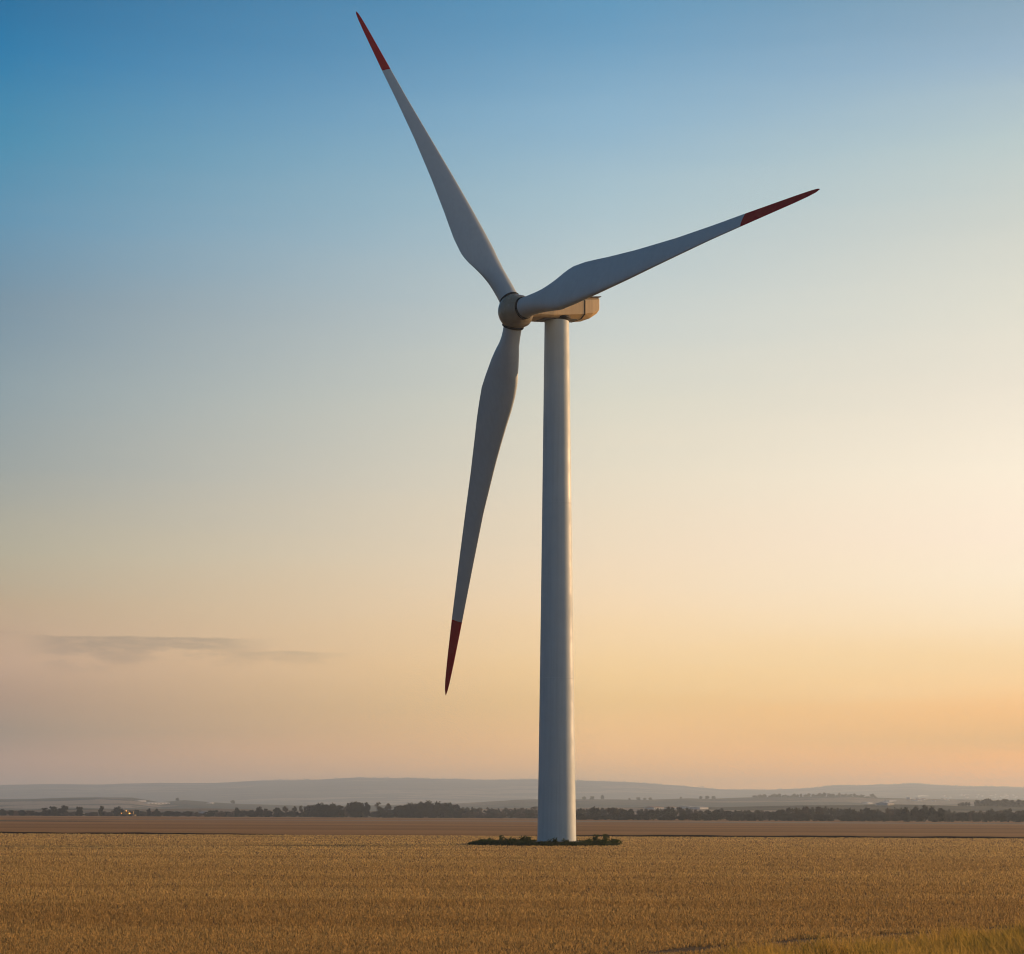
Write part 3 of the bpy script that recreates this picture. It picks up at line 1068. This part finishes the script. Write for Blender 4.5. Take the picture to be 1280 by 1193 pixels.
def building(px, dist, wpx, hpx, depth, label, cat='building', group=None, roof='roof_pale', up=0.0, windows=0, rz=R_(48), name='house'):
    x = wx(px, dist)
    g = float(hill_z(x, dist)) - 0.4 + up
    k = dist / F
    W, Ht = wpx * k * (1.25 if wpx > 7 else 1.0), hpx * k
    o = empty(name, (x, dist, g), rz)
    bm = bmesh.new()
    boxes(bm, (-W / 2, -depth / 2, -1.5), (W / 2, depth / 2, Ht * .68))
    bm_obj('wall', bm, M['barn'], o)
    bm = bmesh.new()
    z0, z1, ov = Ht * .68 + .01, Ht, 0.4
    vs = [bm.verts.new(v) for v in [(-W / 2 - ov, -depth / 2 - ov, z0), (W / 2 + ov, -depth / 2 - ov, z0), (W / 2 + ov, depth / 2 + ov, z0), (-W / 2 - ov, depth / 2 + ov, z0),
                                    (-W / 2 - ov, 0, z1), (W / 2 + ov, 0, z1)]]
    for f in ((0, 1, 2, 3), (0, 1, 5, 4), (2, 3, 4, 5), (0, 4, 3), (1, 2, 5)):
        bm.faces.new([vs[i] for i in f])
    bm_obj('roof', bm, M[roof], o)
    for i in range(windows):
        bm = bmesh.new()
        cxw = -W / 2 + W * (i + .5) / windows
        boxes(bm, (cxw - W / windows * .22, -depth / 2 - .05, Ht * .22), (cxw + W / windows * .22, -depth / 2 + .1, Ht * .48))
        bm_obj('window', bm, M['seam'], o)
    return tag(o, label, cat, group)


def dist_at(px, row):
    """distance at which the open slope under bearing px shows at a given height in the view"""
    ds = np.linspace(1440, 10900, 2400)
    xs_ = (px - CX) / F * ds
    rows = YH - (hill_z(xs_, ds) - CAMZ) / ds * F
    k = np.nonzero(rows <= row)[0]
    return float(ds[k[0]]) if len(k) else 3400.0


building(176, dist_at(176, 1002), 9, 2.0, 12, 'small pale building at the left end of the white row on the left slope', 'barn', name='barn')
building(196, dist_at(196, 1005.5), 26, 2.6, 16, 'long white building on the slope above the orange lamps', 'barn', windows=6, name='barn')
building(263, dist_at(263, 1005), 6, 2.4, 12, 'small white house alone on the slope left of the lone tree', 'house', windows=2)
building(255, 1500, 5, 2.4, 10, 'bright little house just above the long low hedge', 'house', up=3.4)
building(190, 1480, 5, 3.2, 8, 'small pale house among the slim trees right of the orange lamps', 'house', windows=2, roof='roof_red', up=2.5)
building(818, dist_at(818, 1011.5), 16, 3.6, 12, 'pinkish house with a red roof behind the belt left of the pale sheds', 'house', windows=4, roof='roof_red')
building(839, dist_at(839, 1011.5), 9, 3.4, 10, 'small pinkish house beside the tall tree left of the pale sheds', 'house', windows=2, roof='roof_red')
building(858, dist_at(858, 1011), 8, 2.8, 14, 'short pale shed left of the long pale shed', 'shed', name='shed', up=1.0)
building(872, dist_at(872, 1011.5), 14, 2.8, 16, 'long pale shed behind the tree belt right of the tower', 'shed', name='shed', up=.5)
building(1084, dist_at(1084, 1005), 10, 2.4, 14, 'low pale building left of the white building with dark gaps', 'barn', windows=4, name='barn')
building(1106, dist_at(1106, 1006.8), 12, 4.2, 14, 'white building with dark gaps right of the low pale building', 'building', windows=3, name='white_building')
building(1113, dist_at(1113, 1002), 14, 1.8, 12, 'low pale roof above the white building with dark gaps', 'barn', name='barn')
building(996, 1240, 6, 3.0, 9, 'small whitish house among the belt trees right of the sheds', 'house', up=5)
building(1152, dist_at(1152, 995.5), 20, 1.4, 14, 'long thin pale building on the far slope above the darkest clump', 'building', name='long_building')
for i in range(40):
    px = random.uniform(1125, 1278)
    row = random.uniform(995.5, 1002.5) if px < 1195 else random.uniform(994, 998.5)
    building(px, dist_at(px, row), random.uniform(2.0, 4.2), random.uniform(1.5, 2.6), 8, 'tiny pale house of the village on the slope at the far right', 'house', 'village houses on the right slope',
             roof=random.choice(['roof_red', 'roof_pale']), rz=random.uniform(.6, 1.1))

# ------------------------------------------------------------------ farm machine with orange lamps
hx = wx(160, 1290)
hv = empty('harvester', (hx, 1290, float(gz(hx)) + .05))
tag(hv, 'distant farm machine with glowing orange lamps at the far edge of the brown field', 'farm machine')
bm = bmesh.new()
boxes(bm, (-3.2, -1.4, 1.1), (2.2, 1.4, 3.1), .15)
boxes(bm, (-2.6, -1.2, 3.1), (0.4, 1.2, 3.6), .1)
bm_obj('body', bm, M['yellow'], hv)
bm = bmesh.new()
boxes(bm, (2.22, -1.1, 1.7), (3.7, 1.1, 3.5), .12)
cab = bm_obj('cab', bm, M['yellow'], hv)
bm = bmesh.new()
boxes(bm, (2.4, -1.13, 2.2), (3.5, -1.102, 3.2))
bm_obj('window', bm, M['glass'], cab)
bm = bmesh.new()
boxes(bm, (3.9, -2.6, .35), (5.0, 2.6, 1.2), .1)
bm_obj('header', bm, M['yellow'], hv)
bm = bmesh.new()
boxes(bm, (-5.1, -.4, 2.5), (-3.15, .4, 2.9), .08)
bm_obj('unloading_spout', bm, M['yellow'], hv)
for x_, r_, y_ in ((1.9, .95, -1.6), (1.9, .95, 1.6), (-2.2, .65, -1.5), (-2.2, .65, 1.5)):
    Vv, Qv = lathe([(.01, -.25), (r_ * .55, -.25), (r_, -.2), (r_, .2), (r_ * .55, .25), (.01, .25)], 20, Matrix.Translation((x_, y_, r_)) @ Matrix.Rotation(R_(90), 4, 'X'))
    link('wheel', mesh_np('wheel', Vv, Qv, M['tyre']), hv)
for x_, z_, r_ in ((1.4, 1.9, .46), (-.9, 3.75, .26), (-4.0, 2.1, .24)):
    bm = bmesh.new()
    bmesh.ops.create_uvsphere(bm, u_segments=14, v_segments=8, radius=r_)
    for v in bm.verts:
        v.co = Vector((v.co.x + x_, v.co.y * .5 - 1.55, v.co.z + z_))
    bm_obj('lamp', bm, M['lamp'], hv, True)

# ------------------------------------------------------------------ stubble of the front field
FA, FB = np.array([4.5, 47.3]), np.array([15.5, 58.2])              # the wheel track across the near corner
fdir = (FB - FA) / np.linalg.norm(FB - FA)
fnor = np.array([fdir[1], -fdir[0]])                                # towards the camera side


def track_q(x, y):
    s = (x - FA[0]) * fdir[0] + (y - FA[1]) * fdir[1]
    return (x - FA[0]) * fnor[0] + (y - FA[1]) * fnor[1] + 0.18 * np.sin(s * .35) + .08 * np.sin(s * 1.3)


PC = np.array([3.4, TD + 0.6])                                     # middle of the weed patch


def patch_r(x, y):
    return np.sqrt(((x - PC[0]) / 8.2) ** 2 + ((y - PC[1]) / 8.5) ** 2)


def lownoise(x, y):
    return (np.sin(x * .11 + y * .37) + np.sin(x * .05 - y * .61 + 1.7) + np.sin(y * 1.31 + .2 * np.sin(x * .2)) + np.sin(x * .9 + y * .23) * .7) / 3.7


def stubble(n):
    t = rng.uniform(0, 1, n)
    y0, y1 = 36.0, Y_EDGE - 1.2
    ya = y0 * (y1 / y0) ** t
    yv = 1.0 / (1 / y0 + (1 / y1 - 1 / y0) * rng.uniform(0, 1, n))
    y = np.where(rng.uniform(0, 1, n) < .3, ya, yv)
    x = rng.uniform(-1, 1, n) * (.30 * y + 6)
    # drilled rows running across the view
    row = 0.16 + 0.0012 * y
    y = np.round(y / row) * row + rng.normal(0, .035, n) * (1 + y / 150)
    q = track_q(x, y)
    keep = (patch_r(x, y) > 1.0) & (np.abs(q) > .36 + .20 * np.sin(x * 1.9)) & (q < 3.6 + rng.uniform(0, 2.4, n)) & (y < y1)
    x, y = x[keep], y[keep]
    n = len(x)
    ln = lownoise(x, y)
    h = (.088 + .030 * ln + rng.normal(0, .025, n)).clip(.04, .24)
    wd = (.0028 + .00012 * y) * rng.uniform(.6, 1.5, n)
    a = rng.uniform(0, 2 * np.pi, n)
    lean = rng.normal(0, .30, (n, 2)) * h[:, None]
    z = gz(x)
    dx, dy = np.cos(a) * wd, np.sin(a) * wd
    b0 = np.stack([x - dx, y - dy, z - .01], -1)
    b1 = np.stack([x + dx, y + dy, z - .01], -1)
    t0 = np.stack([x + lean[:, 0] - dx * .7, y + lean[:, 1] - dy * .7, z + h], -1)
    t1 = np.stack([x + lean[:, 0] + dx * .7, y + lean[:, 1] + dy * .7, z + h * .93], -1)
    V_ = np.stack([b0, b1, t1, t0], 1).reshape(-1, 3)
    return V_, np.arange(4 * n).reshape(-1, 4)


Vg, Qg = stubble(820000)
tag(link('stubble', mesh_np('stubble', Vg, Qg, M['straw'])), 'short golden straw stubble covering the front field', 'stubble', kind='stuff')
# dark wheel track
S_ = np.linspace(-14, 34, 97)
Vk, Qk = [], []
for i, s in enumerate(S_):
    p = FA + fdir * s - fnor * (0.18 * math.sin(s * .35) + .08 * math.sin(s * 1.3))
    for o_, dz in ((-1.0, .012), (-.4, .006), (.4, .006), (1.0, .012)):
        pp = p + fnor * o_
        Vk.append((pp[0], pp[1], float(gz(pp[0])) + dz))
    if i:
        for j in range(3):
            b_ = (i - 1) * 4 + j
            Qk.append((b_, b_ + 1, b_ + 5, b_ + 4))
tag(link('wheel_track', mesh_np('wheel_track', Vk, Qk, M['track'], True)), 'dark bare wheel track cutting across the near right corner', 'wheel track', kind='structure')


def verge(n):
    s = rng.uniform(-10, 34, n)
    q = 3.1 + 0.08 * np.clip(9 - s, 0, 12) + rng.uniform(0, 1, n) ** 1.2 * 11
    p = FA + fdir * s[:, None] + fnor * q[:, None]
    x, y = p[:, 0], p[:, 1]
    clump = .5 + .5 * np.sin(x * 1.3 + 2 * np.sin(y * .7)) * np.sin(y * 1.1 + x * .4)
    ok = (rng.uniform(0, 1, n) < .45 + .55 * clump) & (y > 20)
    x, y, clump, q, s = x[ok], y[ok], clump[ok], q[ok], s[ok]
    n = len(x)
    h = (.32 + .32 * clump + rng.normal(0, .09, n) + .10 * np.clip(s / 14, -1, 1)).clip(.1, .9) * np.clip((q - .6) / 1.0, .45, 1)
    a = rng.uniform(0, 2 * np.pi, n)
    wd = rng.uniform(.006, .013, n)
    ln = rng.normal(0, .25, (n, 2)) * h[:, None] + np.array([-.06, .02])
    z = gz(x)
    dx, dy = np.cos(a) * wd, np.sin(a) * wd
    pts = []
    for f, ww in ((0, 1.0), (.55, .8), (1.0, .12)):
        cx_, cy_, cz_ = x + ln[:, 0] * f ** 1.8, y + ln[:, 1] * f ** 1.8, z + h * f * (1 - .12 * f)
        pts.append(np.stack([cx_ - dx * ww, cy_ - dy * ww, cz_], -1))
        pts.append(np.stack([cx_ + dx * ww, cy_ + dy * ww, cz_], -1))
    V_ = np.stack(pts, 1).reshape(-1, 3)
    b_ = 6 * np.arange(n)[:, None]
    Q_ = np.concatenate([b_ + np.array([0, 1, 3, 2]), b_ + np.array([2, 3, 5, 4])])
    return V_, Q_


Vg, Qg = verge(60000)
tag(link('verge_grass', mesh_np('verge_grass', Vg, Qg, M['grass'])), 'tall yellow green grass along the near right corner of the field', 'grass', kind='stuff')

# ------------------------------------------------------------------ weeds round the tower foot
def ground_cover(n):
    a = rng.uniform(0, 2 * np.pi, n)
    r = np.sqrt(rng.uniform(0, 1, n))
    x = PC[0] + 8.1 * r * np.cos(a)
    y = PC[1] + 8.4 * r * np.sin(a)
    keep = np.hypot(x - TX, y - TD) > 2.75
    x, y, r = x[keep], y[keep], r[keep]
    hgt = (.10 + .26 * rng.uniform(0, 1, len(x)) ** 1.4) * np.clip((1.08 - r) * 4, .4, 1)
    cent = np.stack([x, y, gz(x) + hgt], -1)
    return quads_at(cent, np.full(len(x), .20), aspect=1.9)


Vg, Qg = ground_cover(15000)
tag(link('low_weeds', mesh_np('low_weeds', Vg, Qg, M['weed_low'])), 'low dark green weeds spreading round the tower foot', 'weeds', kind='stuff')


def weed_proto(h, w_, n):
    """leafy plant: several stems in one mesh, leaves in another"""
    bm = bmesh.new()
    Pl = []
    for i in range(7):
        a = random.uniform(0, 6.28)
        tip = Vector((math.cos(a) * w_ * random.uniform(.1, .5), math.sin(a) * w_ * random.uniform(.1, .5), h * random.uniform(.65, 1.0)))
        b = Vector((math.cos(a) * .05, math.sin(a) * .05, -.05))
        e = Vector((-math.sin(a), math.cos(a), 0)) * .012
        f = Vector((0, 0, 1)).cross(e).normalized() * .012
        v = [bm.verts.new(q) for q in (b - e, b + f, b + e, tip - e * .3, tip + f * .3, tip + e * .3)]
        bm.faces.new((v[0], v[1], v[4], v[3]))
        bm.faces.new((v[1], v[2], v[5], v[4]))
        bm.faces.new((v[2], v[0], v[3], v[5]))
        for j in range(n // 7):
            t = random.uniform(.25, 1.02)
            p = b.lerp(tip, t)
            sp_ = w_ * .22 * (1.15 - .6 * t)
            Pl.append((p.x + random.gauss(0, sp_), p.y + random.gauss(0, sp_), p.z + random.gauss(0, .04)))
    tm = bpy.data.meshes.new('stem')
    bm.to_mesh(tm)
    bm.free()
    tm.materials.append(M['bark'])
    Pl = np.array(Pl)
    V_, Q_ = quads_at(Pl, np.full(len(Pl), .13), aspect=2.2)
    return mesh_np('foliage', V_, Q_, M['weed']), tm


WP = [weed_proto(.85, .8, 150), weed_proto(1.0, .65, 140), weed_proto(.65, .95, 150)]


def weed(px, d, hm, k, label, group=None):
    x = wx(px, d)
    o = empty('weed_plant', (x, d, float(gz(x))), random.uniform(0, 6.28))
    f_, t_ = WP[k]
    base = (.85, 1.0, .65)[k]
    s = hm / base
    o.scale = (s * random.uniform(.9, 1.2), s * random.uniform(.9, 1.2), s)
    link('foliage', f_, o)
    link('stem', t_, o)
    return tag(o, label, 'weed', group)


WG = 'weed plants round the tower foot'
for px, d, hm, k, lab in [
    (594, 203, .55, 2, 'low dark weed at the left tip of the weed patch'),
    (601, 204, .75, 2, 'bushy weed next to the left tip of the weed patch'),
    (607, 207, .70, 0, 'dark weed third from the left tip of the weed patch'),
    (614, 209, .80, 0, 'upright weed left of the tallest left weed'),
    (627, 210, 1.00, 1, 'tallest upright weed in the left half of the weed patch'),
    (634, 207, .75, 2, 'bushy weed right of the tallest left weed'),
    (641, 210, .85, 0, 'upright weed midway between the left tip and the tower'),
    (653, 208, 1.00, 1, 'tall weed a little left of the tower foot'),
    (658, 209, 1.05, 0, 'tall dark weed nearest the left side of the tower foot'),
    (687, 199.5, .75, 1, 'thin weed in front of the tower foot, left of its middle'),
    (694, 199.0, .95, 1, 'taller weed in front of the middle of the tower foot'),
    (707, 199.5, .85, 0, 'weed in front of the tower foot, right of its middle'),
    (729, 206, .60, 2, 'low weed just right of the tower foot'),
    (735, 204, .85, 0, 'leafy weed between the tower and the two tallest right weeds'),
    (744, 210, 1.15, 1, 'left one of the two tallest weeds right of the tower'),
    (751, 203, .80, 2, 'bushy weed between the two tallest right weeds'),
    (757, 210, 1.20, 1, 'right one of the two tallest weeds right of the tower'),
    (756, 202, .85, 2, 'dark bushy weed in front of the right tallest weed'),
    (764, 205, .85, 0, 'leafy weed right of the two tallest right weeds'),
    (771, 206, .80, 2, 'leafy weed at the right tip of the weed patch'),
]:
    weed(px, d, hm * .85, k, lab, WG)
for i in range(28):
    while True:
        a = random.uniform(math.pi, 2 * math.pi) if random.random() < .75 else random.uniform(0, math.pi)
        r = random.uniform(.55, .98)
        x, y = PC[0] + 8 * r * math.cos(a), PC[1] + 8.3 * r * math.sin(a)
        if math.hypot(x - TX, y - TD) > 3.2:
            break
    weed(CX + F * x / y, y, random.uniform(.30, .52), random.randrange(3), 'knee high dark weed among the weeds round the tower foot', 'knee high weeds round the tower foot')

# ------------------------------------------------------------------ air
bm = bmesh.new()
boxes(bm, (-9500, -420, -80), (9500, 12400, 220))
hz = bm_obj('haze', bm, bpy.data.materials.new('haze_air'))
hm_ = hz.data.materials[0]
hm_.use_nodes = True
ht = NT(hm_.node_tree)
for n in list(ht.n):
    ht.n.remove(n)
pv = ht.new('ShaderNodeVolumePrincipled')
pv.inputs['Color'].default_value = (0.67, 0.825, 1.0, 1)
pv.inputs['Density'].default_value = 0.00016
pv.inputs['Anisotropy'].default_value = 0.36
ho = ht.new('ShaderNodeOutputMaterial')
ht.l.new(pv.outputs[0], ho.inputs['Volume'])
tag(hz, 'pale evening haze over the fields and hills', 'haze', kind='stuff')
